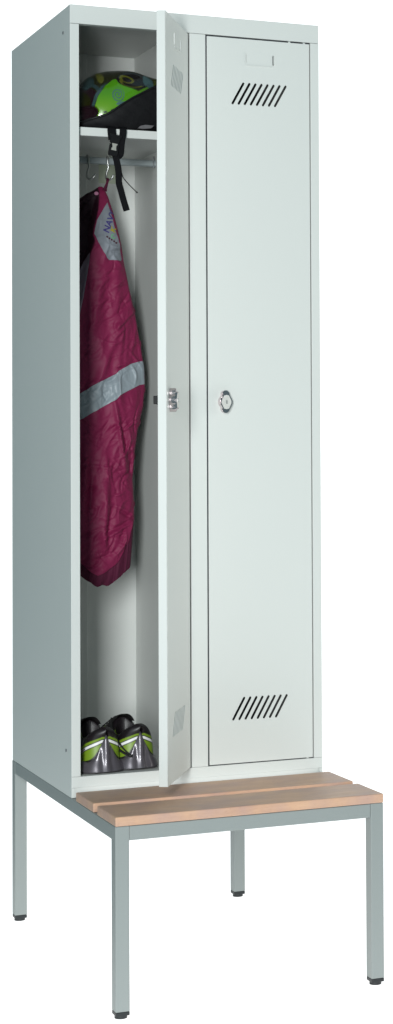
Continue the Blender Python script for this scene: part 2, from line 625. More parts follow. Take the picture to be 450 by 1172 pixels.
# ------------------------------------------------------------------ coat hooks
def coat_hook(x, tilt, label):
    t = thing('coat_hook', label, 'hook', (x, 0.330, 1.8630), tilt, 'chrome hooks on the rail')
    bm = bmesh.new()
    p = smooth_path([(0, 0.0085, -0.004), (0, 0.0075, 0.006), (0, 0.0, 0.0112), (0, -0.0080, 0.006), (0, -0.0085, -0.004), (0.0015, -0.0070, -0.016),
                     (-0.0015, -0.006, -0.026), (-0.003, -0.006, -0.036)], 8)
    add_tube(bm, p, 0.0026, 10)
    obj('hook_top', bm, m_steel, t, smooth=True)
    bm = bmesh.new()
    p = smooth_path([(-0.003, -0.006, -0.0355), (-0.0035, -0.008, -0.043), (0.001, -0.012, -0.0475), (0.007, -0.017, -0.0445), (0.0115, -0.020, -0.037)], 8)
    add_tube(bm, p, 0.0026, 10)
    b2 = bmesh.ops.create_uvsphere(bm, u_segments=12, v_segments=8, radius=0.0030)
    for v in b2['verts']:
        v.co += Vector((0.0115, -0.020, -0.037))
    obj('hook_tip', bm, m_steel, t, smooth=True)
    return t


coat_hook(0.1283, R(8), 'empty chrome coat hook on the rail, next to the left stile')
coat_hook(0.1775, R(-6), 'chrome coat hook on the rail holding the loop of the maroon jacket')

# ------------------------------------------------------------------ jacket
rng = np.random.default_rng(7)
# right outline (x, z), from the hanging loop down to the hem
RO = np.array([(0.1640, 1.8000), (0.1720, 1.7880), (0.1785, 1.7736), (0.1888, 1.7424), (0.1996, 1.7048), (0.2103, 1.6586), (0.2167, 1.6165),
               (0.2296, 1.5534), (0.2446, 1.4902), (0.2575, 1.4162), (0.2661, 1.3633), (0.2682, 1.321), (0.2636, 1.268), (0.2503, 1.2151),
               (0.2414, 1.1518), (0.2369, 1.0991), (0.2389, 1.0464), (0.2409, 0.9831), (0.2385, 0.9305), (0.2340, 0.8781), (0.2280, 0.83)])
LO = np.array([(0.1560, 1.8000), (0.1425, 1.7907), (0.1254, 1.7815), (0.0976, 1.7614), (0.0620, 1.7380), (0.0350, 1.7000), (0.0250, 1.60),
               (0.0220, 1.40), (0.0240, 1.20), (0.0260, 1.0), (0.030, 0.83)])
DB = np.array([(0.1541, 1.7800), (0.1475, 1.7363), (0.1368, 1.6983), (0.1325, 1.6773), (0.1367, 1.6628), (0.1260, 1.6353), (0.1195, 1.6101), (0.1067, 1.5474),
               (0.0960, 1.5014), (0.0600, 1.40), (0.02, 1.36)])


def cr(tab, z):
    return np.interp(z, tab[::-1, 1], tab[::-1, 0])


# nylon crinkles: short oriented creases + long soft folds
creases = []
for k in range(760):
    zc = rng.uniform(0.84, 1.78)
    xc = rng.uniform(0.06, 0.27)
    low = zc < 1.25
    a = rng.normal(0.75, 0.35) if rng.random() < 0.6 else rng.uniform(0, PI)
    L = rng.uniform(0.008, 0.036)
    wd = rng.uniform(0.0014, 0.0048)
    am = rng.normal(0, 1) * (0.00105 if low else 0.00075) * (wd / 0.003)
    creases.append((xc, zc, a, L, wd, am, rng.normal(0, 12)))
waves = [(rng.normal(0, 55), rng.normal(0, 17), rng.uniform(0, 6.28), rng.uniform(0.4, 1.0)) for k in range(26)]
waves2 = [(rng.normal(0, 120), rng.normal(0, 80), rng.uniform(0, 6.28), rng.uniform(0.4, 1.0)) for k in range(30)]
for (xc, zc, a, L, wd, am) in [(0.193, 1.20, 1.75, 0.085, 0.0055, 0.0042), (0.214, 1.17, 1.80, 0.080, 0.0060, -0.0040), (0.232, 1.12, 1.72, 0.060, 0.005, -0.0034),
                               (0.155, 1.02, 1.57, 0.060, 0.010, 0.0048), (0.166, 0.98, 1.45, 0.050, 0.008, -0.0042), (0.152, 0.95, 1.6, 0.03, 0.010, 0.0052),
                               (0.160, 1.115, 1.6, 0.03, 0.006, 0.0035), (0.200, 1.02, 2.75, 0.045, 0.005, 0.0030), (0.212, 1.008, 2.6, 0.05, 0.006, -0.0028),
                               (0.185, 0.967, 0.45, 0.05, 0.004, 0.0026), (0.178, 0.974, 0.4, 0.05, 0.004, -0.0024), (0.120, 1.06, 1.5, 0.09, 0.009, -0.0035),
                               (0.100, 1.10, 1.5, 0.10, 0.010, 0.0045), (0.205, 1.47, 0.72, 0.040, 0.0035, 0.0020), (0.200, 1.50, 0.72, 0.040, 0.0045, -0.0022),
                               (0.196, 1.445, 0.70, 0.020, 0.003, 0.0020), (0.205, 1.40, 1.45, 0.05, 0.006, -0.0024), (0.170, 1.40, 1.2, 0.09, 0.009, 0.0030),
                               (0.190, 1.56, 0.6, 0.03, 0.004, 0.0016), (0.235, 1.43, 1.3, 0.05, 0.006, 0.0026), (0.240, 1.38, 2.3, 0.03, 0.004, 0.0018),
                               (0.226, 0.95, 1.1, 0.04, 0.006, 0.0030), (0.145, 0.905, 0.35, 0.04, 0.005, -0.0022), (0.198, 0.93, 0.9, 0.03, 0.006, 0.0026),
                               (0.1905, 1.318, 1.6, 0.030, 0.0045, 0.0034), (0.140, 1.52, 1.3, 0.12, 0.012, 0.0035), (0.115, 1.45, 1.4, 0.10, 0.012, -0.0035)]:
    creases.append((xc, zc, a, L, wd, am, 0.0))


def relief(x, z):
    h = 0 * x + 0 * z
    for (kx, kz, p0, am) in waves:
        h = h + 0.0014 * am * np.sin(kx * x + kz * z + p0) * sstep(1.78, 1.5, z)
    for (kx, kz, p0, am) in waves2:
        h = h + 0.00030 * am * np.sin(kx * x + kz * z + p0)
    for (xc, zc, a, L, wd, am, cv) in creases:
        dx, dz = x - xc, z - zc
        p = dx * math.cos(a) + dz * math.sin(a)
        q = -dx * math.sin(a) + dz * math.cos(a) + cv * p * p
        e = (p / L) ** 2 + (q / wd) ** 2
        h = h + 2.1 * am * np.where(e < 9, np.exp(-e), 0)
    return h


def thick(z):
    """half depth of the hanging jacket at height z"""
    return np.interp(z, [0.83, 0.95, 1.2, 1.4, 1.65, 1.74, 1.785, 1.80], [0.040, 0.052, 0.048, 0.050, 0.046, 0.034, 0.014, 0.003])


JY = 0.325


def front_y(x, z, rel=True):
    xr, xl = cr(RO, z), cr(LO, z)
    xm, hw = (xr + xl) / 2, np.maximum((xr - xl) / 2, 1e-4)
    n = np.clip(np.abs((x - xm) / hw), 0, 1)
    y = JY - thick(z) * np.power(np.clip(1 - n ** 2.6, 0, 1), 0.55)
    dd = cr(DB, z) - x
    rec = sstep(0.0, 0.012, dd) * sstep(1.79, 1.74, z) * sstep(1.38, 1.5, z)
    y = y + 0.026 * rec * np.power(np.clip(1 - n ** 4, 0, 1), 0.5)
    if rel:
        y = y - relief(x, z) * np.clip((1 - n) * 9, 0.15, 1) * sstep(1.80, 1.76, z)
    return y


# bottom line of the nylon (above it body, below it the knitted hem)
HL = np.array([(0.02, 0.955), (0.060, 0.930), (0.0903, 0.9038), (0.1177, 0.874), (0.1388, 0.863), (0.1601, 0.8726), (0.188, 0.8924), (0.2139, 0.9395), (0.2291, 0.9849), (0.245, 1.00)])
HBOT = np.array([(0.02, 0.925), (0.060, 0.890), (0.0929, 0.8681), (0.1055, 0.8594), (0.1203, 0.8485), (0.1415, 0.8374), (0.1628, 0.8365), (0.1799, 0.8442), (0.195, 0.8561), (0.2166, 0.870), (0.2252, 0.8801), (0.236, 0.905), (0.245, 0.93)])
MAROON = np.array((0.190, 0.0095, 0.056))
MAROON_SHADED = np.array((0.020, 0.003, 0.010))
m_nylon = vcmat('maroon_crinkled_nylon', rough=0.60, bump=0.08, bscale=2200, spec=0.33)
m_refl = mat('grey_reflective_fabric', (0.25, 0.295, 0.325), 0.45, noise=0.06, nscale=60, bump=0.15)
m_patch = mat('pale_grey_yoke_fabric', (0.195, 0.215, 0.245), 0.6, noise=0.10, nscale=50, bump=0.2)
m_hem = mat('dark_maroon_knit', (0.075, 0.006, 0.028), 0.75, noise=0.25, nscale=250, bump=0.6, bscale=1200, spec=0.3)
m_dark = mat('dark_maroon_lining', (0.035, 0.005, 0.016), 0.6, noise=0.2, nscale=90)

jacket = thing('jacket', 'maroon nylon work jacket with grey reflective band hanging by its loop inside the open locker', 'jacket', (0, 0, 0))
NV, NU = 420, 190
zt = 1.7995
V = np.linspace(0, 1, NV)[:, None]
U = np.linspace(0, 1, NU)[None, :]
ang = PI * U                          # front half, left edge -> right edge
cz = np.cos(ang)
P = np.zeros((NV, NU, 3))
zrow = zt + (0.90 - zt) * V
for it in range(2):
    xr, xl = cr(RO, zrow), cr(LO, zrow)
    x = (xr + xl) / 2 - (xr - xl) / 2 * cz
    zb = np.interp(x, HL[:, 0], HL[:, 1])
    s = V ** 1.0
    zrow = zt + (zb - zt) * s + 0 * cz
z = zrow
xr, xl = cr(RO, z), cr(LO, z)
x = (xr + xl) / 2 - (xr - xl) / 2 * cz
# small ruffles of the right edge
x = x + 0.0016 * (U ** 8) * (np.sin(z * 160) + np.sin(z * 67 + 1)) * sstep(1.70, 1.45, z)
P[..., 0], P[..., 2] = x, z
P[..., 1] = front_y(x, z)
shade_mask = sstep(0.0005, 0.0035, cr(DB, z) - x) * sstep(1.37, 1.40, z)  # shade of the left stile, painted into the cloth colour
col = MAROON * (1 - shade_mask[..., None]) + MAROON_SHADED * shade_mask[..., None]
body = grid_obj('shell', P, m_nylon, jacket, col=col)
# back half closes the body
Pb = P[:, ::-1, :][:, ::6, :].copy()
Pb[:, -1] = P[:, 0]
Pb[:, 0] = P[:, -1]
n = np.abs(np.linspace(-1, 1, Pb.shape[1]))[None, :]
Pb[..., 1] = JY + thick(Pb[..., 2]) * 0.75 * np.sqrt(np.clip(1 - n ** 2, 0, 1)) + (P[:, :1, 1] * 0)
Pb[:, 0, 1], Pb[:, -1, 1] = P[:, -1, 1], P[:, 0, 1]
grid_obj('back_panel', Pb, m_dark, jacket)
# knitted hem, slightly pulled in
nh = 26
Vh = np.linspace(-0.10, 1, nh)[:, None]
x = P[-1:, :, 0] * np.ones((nh, 1))
x = 0.135 + (x - 0.135) * (1 - 0.045 * np.clip(Vh, 0, 1))
zl = np.interp(x, HL[:, 0], HL[:, 1])
zh = np.interp(x, HBOT[:, 0], HBOT[:, 1])
z = zl + (zh - zl) * Vh + (0.0016 * np.sin(x * 210 + 0.6) + 0.0014 * np.sin(x * 118 + 2)) * Vh
y = np.repeat(P[-1:, :, 1], nh, 0) + 0.0045 + 0.010 * Vh ** 2 - 0.002 * np.sin(x * 300 + 2 * Vh) * np.clip(Vh, 0, 1)
Hh = np.stack([x, y, z], -1)
grid_obj('hem', Hh, m_hem, jacket)


def strip_patch(name, top, bot, off, m, nv=24, nu=120, parent=jacket):
    """cloth patch lying on the jacket front between two lines given as (x, z) tables"""
    top, bot = np.array(top), np.array(bot)
    u = np.linspace(0, 1, nu)
    ct = np.linspace(0, 1, len(top))
    cb = np.linspace(0, 1, len(bot))
    A = np.stack([np.interp(u, ct, top[:, k]) for k in (0, 1)], -1)
    B = np.stack([np.interp(u, cb, bot[:, k]) for k in (0, 1)], -1)
    v = np.linspace(0, 1, nv)[:, None, None]
    XZ = A[None] * (1 - v) + B[None] * v
    x, z = XZ[..., 0], XZ[..., 1]
    x = np.minimum(x, cr(RO, z) - 0.0006)
    y = front_y(x, z) - off
    return grid_obj(name, np.stack([x, y, z], -1), m, parent)


xs = np.array([0.03, 0.0886, 0.1373, 0.1821, 0.1907, 0.223, 0.2480, 0.2650])
zt_ = np.array([1.262, 1.2939, 1.3231, 1.3442, 1.3526, 1.3696, 1.3765, 1.378])
zb_ = np.array([1.200, 1.2320, 1.2588, 1.2838, 1.2942, 1.3089, 1.3195, 1.322])
strip_patch('reflective_band', np.stack([xs, zt_], 1), np.stack([xs, zb_], 1), 0.0010, m_refl, 30, 200)
# pale shoulder yoke: rows from its top to its bottom, left and right line
zz = np.array([1.7590, 1.7452, 1.7152, 1.6814, 1.6600, 1.6400, 1.6245, 1.6190])
yl = np.array([0.1700, 0.1604, 0.1411, 0.1325, 0.1420, 0.1530, 0.1620, 0.1680])
yr = np.array([0.1712, 0.1752, 0.1836, 0.1928, 0.1978, 0.2020, 0.2050, 0.2030])
strip_patch('shoulder_yoke', np.stack([yl, zz], 1), np.stack([yr, zz], 1), 0.0010, m_patch, 40, 90)
strip_patch('side_stripe', np.array([(0.1217, 1.6352), (0.1025, 1.5971), (0.0940, 1.5678), (0.0900, 1.5014), (0.086, 1.46)]),
            np.array([(0.1222, 1.6340), (0.1174, 1.5997), (0.1090, 1.5580), (0.1002, 1.5161), (0.088, 1.46)]), 0.0014,
            mat('lilac_grey_stripe', (0.24, 0.19, 0.25), 0.5, noise=0.08, nscale=80), 10, 40)


def on_jacket(x, z, off=0.002):
    return Vector((x, float(front_y(np.array([x]), np.array([z]))[0]) - off, z))


def word(txt, x, z, size, rot, m, off=0.0022):
    cu = bpy.data.curves.new('embroidered_word', 'FONT')
    cu.body = txt
    cu.size = size
    cu.extrude = 0.0003
    cu.offset = 0.0006
    tmp = bpy.data.objects.new('tmp_word', cu)
    C.objects.link(tmp)
    me = bpy.data.meshes.new_from_object(tmp.evaluated_get(bpy.context.evaluated_depsgraph_get()))
    bpy.data.objects.remove(tmp)
    c, sn = math.cos(R(rot)), math.sin(R(rot))
    for v in me.vertices:
        px, pz = x + v.co.x * c - v.co.y * sn, z + v.co.x * sn + v.co.y * c
        px = min(px, float(cr(RO, pz)) - 0.0015)
        q = on_jacket(px, pz, 0.0016)
        v.co = Vector((q.x, q.y - v.co.z, q.z))
    me.materials.clear()
    return link('embroidered_word', me, m, jacket)


m_blue = mat('dark_blue_thread', (0.045, 0.035, 0.17), 0.6, noise=0.2, nscale=600)
m_yel = mat('yellow_thread', (0.34, 0.30, 0.02), 0.6, noise=0.2, nscale=600)
m_grn = mat('green_thread', (0.14, 0.40, 0.20), 0.6, noise=0.2, nscale=600)
m_mar = mat('maroon_thread', (0.05, 0.006, 0.015), 0.6, noise=0.2, nscale=600)
word('NAVY', 0.1690, 1.6830, 0.0225, 68, m_blue, 0.0030)
word('K', 0.1860, 1.6850, 0.0200, 66, m_yel, 0.0030)
word('C', 0.1780, 1.6690, 0.0150, 30, m_grn, 0.0030)
for k in range(5):
    bm = bmesh.new()
    add_box(bm, -0.0021, 0.0021, -0.0006, 0.0006, -0.0018, 0.0018)
    o = obj('stitch', bm, m_mar, jacket)
    px = 0.1640 + 0.0058 * k
    o.location = on_jacket(px, 1.6745 - 0.0034 * k, 0.0018)
    o.rotation_euler = (0, R(28), R(20))
# loop and snap button
bm = bmesh.new()
y0 = JY - 0.012
p = smooth_path([(0.1640, y0 + 0.001, 1.790), (0.1690, y0 - 0.004, 1.802), (0.1722, y0 - 0.006, 1.812), (0.1745, 0.3175, 1.8195), (0.1758, 0.3215, 1.8165), (0.1745, y0 + 0.008, 1.808), (0.1712, y0 + 0.006, 1.796), (0.170, y0 + 0.004, 1.788)], 8)
add_tube(bm, p, 0, 10, flat=((1, 0.2, 0), 0.0032, 0.0010))
obj('hanging_loop', bm, m_hem, jacket, smooth=True)
bm = bmesh.new()
b2 = bmesh.ops.create_uvsphere(bm, u_segments=16, v_segments=8, radius=0.0045)
for v in bm.verts:
    v.co = Vector((v.co.x * 1.25, v.co.y * 0.4, v.co.z)) + on_jacket(0.1450, 1.7810, 0.0015)
obj('snap_button', bm, mat('pink_snap', (0.55, 0.22, 0.36), 0.3, noise=0.05), jacket, smooth=True)

# ------------------------------------------------------------------ helmet
helmet = thing('helmet', 'green and black bicycle helmet on the shelf with its chin strap hanging over the edge', 'helmet', (0, 0, 0))
SZ = 1.8925 + 0.0008
HCX, HCY, HA, HBW = 0.150, 0.128, 0.142, 0.103
ST = np.array([(0.006, 1.935), (0.020, 1.972), (0.034, 1.990), (0.0539, 2.0057), (0.0725, 2.0232), (0.0931, 2.0348), (0.1139, 2.0404), (0.1346, 2.0419), (0.1555, 2.0413), (0.1764, 2.0388),
               (0.1975, 2.0341), (0.2185, 2.0290), (0.2355, 2.0235), (0.255, 2.010), (0.275, 1.985), (0.290, 1.955)])
SL = np.array([(0.006, 1.903), (0.0346, 1.9037), (0.0508, 1.9127), (0.071, 1.9189), (0.0914, 1.9251), (0.1057, 1.934), (0.1262, 1.9493), (0.1529, 1.9671), (0.1736, 1.9785), (0.1943, 1.990), (0.2152, 2.0015), (0.24, 2.004), (0.27, 1.975), (0.29, 1.95)])
SB = np.array([(0.006, 1.905), (0.03, 1.8952), (0.0655, 1.8934), (0.0959, 1.8934), (0.15, 1.8940), (0.1777, 1.8995), (0.2087, 1.9035), (0.24, 1.8990), (0.27, 1.903), (0.29, 1.925)])


def itp(t, x):
    return np.interp(x, t[:, 0], t[:, 1])


def hw(x):
    n = np.clip(np.abs((x - HCX) / HA), 0, 1)
    return HBW * np.sqrt(np.clip(1 - n ** 2.5, 0, 1)) + 0.0005


NS, NA = 260, 260
ss = 0.5 - 0.5 * np.cos(np.linspace(0.03, PI - 0.03, NS))
X = (HCX - HA + 2 * HA * ss)[:, None] * np.ones((1, NA))
A = np.linspace(0, PI, NA)[None, :] * np.ones((NS, 1))
ztp, zln = itp(ST, X), itp(SL, X)
ztp = np.maximum(ztp, zln + 0.004)
# a dome: the widest place is at the shell line
dy = -np.sign(np.cos(A)) * np.abs(np.cos(A)) ** 0.92 * hw(X)
Zs = zln + (ztp - zln) * np.sin(A) ** 0.80
Yh = HCY + dy
side = np.sin(A)                       # 0 at the rim, 1 on the crown line


def ell(cx, cz, rx, rz, rot=0.0):
    dx, dz = X - cx, Zs - cz
    c, s = math.cos(rot), math.sin(rot)
    return ((dx * c + dz * s) / rx) ** 2 + ((-dx * s + dz * c) / rz) ** 2


GREEN = np.array((0.055, 0.220, 0.002))
LIME = np.array((0.150, 0.310, 0.004))
MRN = np.array((0.011, 0.003, 0.006))
OLIVE = np.array((0.030, 0.031, 0.003))
TEAL = np.array((0.018, 0.038, 0.040))
BLK = np.array((0.006, 0.005, 0.006))
near = (dy < 0.02)
col = np.tile(OLIVE * 0.35, (NS, NA, 1)).astype(float)


def paint(mask, c):
    mk = np.clip(mask, 0, 1)[..., None]
    col[:] = col * (1 - mk) + np.array(c) * mk


def soft(e, k=0.10):
    return 1 - sstep(1 - k, 1 + k, e)


# maroon crown band
paint(sstep(0.0, 0.006, Zs - (2.019 + 0.02 * np.sin((X - 0.05) * 20))), MRN)
# olive swoosh bands on the left front
e1 = ell(0.040, 1.960, 0.055, 0.060, 0.3)
paint(soft(np.abs(e1 - 0.72) / 0.16 ), TEAL)
paint(soft(np.abs(e1 - 0.30) / 0.16), MRN)
# big green field: bounded by a curve on the left/top, the rim below and a fade to olive on the right
GT = np.array([(0.060, 1.910), (0.066, 1.939), (0.076, 1.968), (0.095, 1.999), (0.112, 2.013), (0.119, 2.014), (0.133, 2.005), (0.146, 1.991), (0.166, 1.983), (0.190, 1.996), (0.215, 2.008), (0.24, 2.0)])
gtop = itp(GT, X)
gl = np.interp(Zs, GT[:5, 1], GT[:5, 0])
g = sstep(-0.0015, 0.0015, X - gl) * sstep(-0.0015, 0.0015, gtop - Zs)
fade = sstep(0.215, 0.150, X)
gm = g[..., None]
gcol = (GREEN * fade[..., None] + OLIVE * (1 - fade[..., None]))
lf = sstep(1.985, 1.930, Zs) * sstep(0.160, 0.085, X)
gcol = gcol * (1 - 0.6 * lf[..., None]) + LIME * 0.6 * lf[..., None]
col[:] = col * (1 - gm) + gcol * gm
# teal outline swoosh on the left edge of the green
d = np.abs(X - gl + 0.004)
paint(soft(d / 0.0034) * sstep(2.012, 1.99, Zs) * sstep(1.930, 1.945, Zs), TEAL * 1.5)
# dark eye shape with olive rings on the upper right
e2 = ell(0.158, 2.009, 0.036, 0.0190, -0.12)
paint(soft(e2), BLK)
paint(soft(np.abs(e2 - 0.55) / 0.13) * sstep(0.004, -0.003, Zs - 2.011 + (X - 0.15) * 0.5), OLIVE * 2.6)
e3 = ell(0.146, 2.016, 0.016, 0.008, -0.3)
paint(soft(np.abs(e3 - 0.75) / 0.3), OLIVE * 2.4)
# yellow and teal marks
paint(soft(ell(0.090, 2.020, 0.0065, 0.016, -0.25)), OLIVE * 2.6)
paint(soft(ell(0.063, 2.004, 0.009, 0.022, -0.5)), TEAL)
paint(soft(ell(0.192, 2.006, 0.009, 0.018, 0.35)), TEAL * 1.3)
paint(soft(ell(0.216, 2.010, 0.012, 0.014, 0.35)), OLIVE)
# lime nose mark and dark maroon vent at the left front
paint(soft(ell(0.034, 1.980, 0.0045, 0.006)), LIME * 0.7)
paint(soft(ell(0.050, 1.930, 0.026, 0.018, 0.2)), MRN)
paint(soft(ell(0.090, 1.931, 0.005, 0.0028, 0.2)), BLK)
paint(soft(ell(0.106, 1.936, 0.0045, 0.0028, 0.2)), BLK)
# the spiral
scx, scz = 0.1190, 1.9735
dx, dz = (X - scx) * 1.15, (Zs - scz) * 0.92
rr = np.hypot(dx, dz)
th = np.arctan2(dz, dx)
pitch = 0.0064
ph = np.mod(rr / pitch - th / (2 * PI), 1.0)
paint(soft(np.abs(ph - 0.5) / 0.22, 0.25) * sstep(0.0170, 0.0160, rr), TEAL * 2.6)
paint(soft(ell(0.1250, 1.953, 0.0110, 0.0035, 0.25)), TEAL * 3.0)

# vents sink into the dark shapes
sink = 0.010 * np.clip(1 - e2, 0, 1) ** 0.5 + 0.010 * np.clip(1 - ell(0.050, 1.930, 0.026, 0.018, 0.2), 0, 1) ** 0.5 + 0.005 * np.clip(1 - e1 / 0.32, 0, 1) ** 0.6
ridge = 0.0048 * np.sin((X - 0.03) * 46 + 2.2 * side) * np.clip(np.sin(2 * A), -1, 1) ** 2
Nrm = np.stack([(X - HCX) / HA ** 2, dy / HBW ** 2, (Zs - zln) / 0.09 ** 2 + 1e-6], -1)
Nrm /= np.linalg.norm(Nrm, axis=-1, keepdims=True)
Ph = np.stack([X, Yh, Zs], -1) + Nrm * (ridge - sink)[..., None]
m_shell = vcmat('glossy_printed_shell', rough=0.16, coat=1.0, spec=0.6)
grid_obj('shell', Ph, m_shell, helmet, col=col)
# black foam body below the shell line
Vf = np.linspace(0, 1, 30)
ring = np.concatenate([np.arange(NS), np.arange(NS)[::-1]])
sgn = np.concatenate([-np.ones(NS), np.ones(NS)])
xr = X[ring, 0]
wr = hw(xr)
z1 = itp(SL, xr)
z0 = itp(SB, xr)
# the straps' lug and the arch over the ear
Pf = np.zeros((30, 2 * NS, 3))
for i, v in enumerate(Vf):
    k = 1 - 0.10 * v ** 2.5 + 0.018 * math.sin(PI * v)
    Pf[i, :, 0] = HCX + (xr - HCX) * (1 - 0.04 * v)
    Pf[i, :, 1] = HCY + sgn * wr * k
    Pf[i, :, 2] = z1 + (z0 - z1) * v + 0.0012
lump = 0.0005 * np.sin(Pf[..., 0] * 130 + 60 * Pf[..., 2]) * np.sin(Pf[..., 2] * 160)
Pf[..., 1] += sgn * lump
m_foam = mat('black_moulded_foam', (0.0065, 0.0065, 0.0075), 0.6, noise=0.6, nscale=160, bump=0.8, bscale=420, spec=0.14)
grid_obj('foam_liner', Pf, m_foam, helmet, closed_u=True, cap1=True)
bm = bmesh.new()
p = [(x, HCY - float(hw(np.array([x]))[0]) - 0.0012, float(itp(SL, np.array([x]))[0])) for x in np.linspace(0.022, 0.275, 70)]
add_tube(bm, p, 0.0026, 8)
obj('rim_band', bm, m_blackpl, helmet, smooth=True)
# grey inner pad showing under the raised rear
bm = bmesh.new()
add_prism(bm, [(0.166, 1.8985), (0.172, 1.9045), (0.184, 1.9075), (0.204, 1.9065), (0.197, 1.9005), (0.180, 1.8980)], 1, 0.0285, 0.040)
o = obj('inner_pad', bm, mat('grey_pad', (0.10, 0.095, 0.10), 0.8, noise=0.15, nscale=200), helmet)
# chin strap over the shelf edge
SY = 0.0135
bm = bmesh.new()
add_tube(bm, smooth_path([(0.1010, 0.060, 1.9020), (0.1005, 0.030, 1.8985), (0.1000, SY + 0.002, 1.8935), (0.1000, SY, 1.884), (0.1020, SY, 1.866)], 6), 0, 12, flat=((1, 0, 0), 0.0100, 0.0010))
obj('strap', bm, m_web, helmet)
bm = bmesh.new()
add_tube(bm, smooth_path([(0.1270, 0.060, 1.9020), (0.1268, 0.030, 1.8985), (0.1262, SY + 0.001, 1.8930), (0.1255, SY - 0.001, 1.880), (0.1225, SY, 1.856), (0.1205, SY + 0.001, 1.835), (0.1150, SY + 0.002, 1.828)], 6), 0, 12, flat=((1, -0.5, 0), 0.0078, 0.0010))
obj('strap', bm, m_web, helmet)
bm = bmesh.new()
add_tube(bm, smooth_path([(0.1085, SY, 1.8320), (0.1120, SY - 0.001, 1.815), (0.1160, SY + 0.001, 1.795), (0.1165, SY, 1.770), (0.1205, SY - 0.002, 1.752), (0.1275, SY + 0.001, 1.730), (0.1345, SY, 1.7065)], 8), 0, 12, flat=((1, -0.35, 0), 0.0074, 0.0010))
obj('strap', bm, m_web, helmet)
bm = bmesh.new()
p = smooth_path([(0.1195, SY - 0.002, 1.800), (0.1225, SY - 0.003, 1.790), (0.1260, SY - 0.003, 1.781), (0.1375, SY - 0.002, 1.7680), (0.1580, SY - 0.002, 1.7490)], 8)
add_tube(bm, p, 0.0011, 8)
b2 = bmesh.ops.create_uvsphere(bm, u_segments=10, v_segments=6, radius=0.0019)
for v in b2['verts']:
    v.co += Vector((0.1580, SY - 0.002, 1.7490))
obj('pull_cord', bm, m_web, helmet, smooth=True)


def buckle():
    t = bpy.data.objects.new('buckle', None)
    bm = bmesh.new()
    ct, st = math.cos(R(-9)), math.sin(R(-9))
    def rot(pts, cx, cz):
        return [(cx + p[0] * ct - p[1] * st * -1 * -1, cz + p[0] * st + p[1] * ct) for p in pts]
    cx, cz = 0.1050, 1.8560
    up = [(-0.0125, 0.018), (0.0125, 0.018), (0.0125, 0.012), (0.0105, 0.009), (0.0105, 0.002), (0.0065, -0.001), (0.0050, -0.010), (-0.0050, -0.010), (-0.0065, -0.001), (-0.0105, 0.002), (-0.0105, 0.009), (-0.0125, 0.012)]
    add_prism(bm, rot(up, cx, cz + 0.002), 1, SY - 0.0062, SY - 0.0012)
    lo = [(-0.0105, 0.0), (-0.0072, -0.001), (-0.0058, -0.014), (0.0058, -0.014), (0.0072, -0.001), (0.0105, 0.0), (0.0108, -0.020), (0.0095, -0.027), (-0.0095, -0.027), (-0.0108, -0.020)]
    add_prism(bm, rot(lo, cx, cz), 1, SY - 0.0058, SY - 0.0012)
    bar = [(-0.0140, 0.0215), (0.0140, 0.0215), (0.0140, 0.0165), (-0.0140, 0.0165)]
    add_prism(bm, rot(bar, cx, cz), 1, SY - 0.0080, SY - 0.0060)
    bpy.data.objects.remove(t)
    b = obj('buckle', bm, m_blackpl, helmet)
    bm = bmesh.new()
    add_prism(bm, rot([(-0.0062, 0.001), (-0.0040, -0.006), (-0.0060, -0.0145), (0.0060, -0.0145), (0.0040, -0.006), (0.0062, 0.001)], cx, cz), 1, SY - 0.0069, SY - 0.0057)
    obj('buckle_tongue', bm, m_greypl, b)


buckle()

# ------------------------------------------------------------------ trainers
SLIME = np.array((0.175, 0.285, 0.016))
SBLK = np.array((0.010, 0.007, 0.009))
SWHT = np.array((0.80, 0.80, 0.80))
m_upper = vcmat('mesh_and_synthetic_upper', rough=0.42, bump=0.10, bscale=900, spec=0.5)
m_silver = mat('silver_grey_heel_clip', (0.105, 0.095, 0.110), 0.34, metal=0.35, noise=0.15, nscale=90, coat=0.35)
m_sole = mat('dark_grey_sole', (0.075, 0.070, 0.078), 0.5, noise=0.2, nscale=150)
m_lace = mat('black_lace', (0.007, 0.007, 0.007), 0.7, noise=0.3, nscale=900)
FZ = ZB - 0.0022 + 0.0003


def hwid(l):
    w_ = np.interp(l, [0, 0.03, 0.07, 0.12, 0.17, 0.21, 0.25, 0.275, 0.29], [0.038, 0.0405, 0.0415, 0.0395, 0.0390, 0.0405, 0.0385, 0.030, 0.015])
    r0 = 0.034
    n = np.clip((r0 - l) / r0, 0, 1)
    w_ = w_ * np.sqrt(np.clip(1 - n ** 2.3, 0, 1))
    n2 = np.clip((l - 0.245) / 0.047, 0, 1)
    return w_ * np.sqrt(np.clip(1 - n2 ** 2.4, 0, 1)) + 0.0004


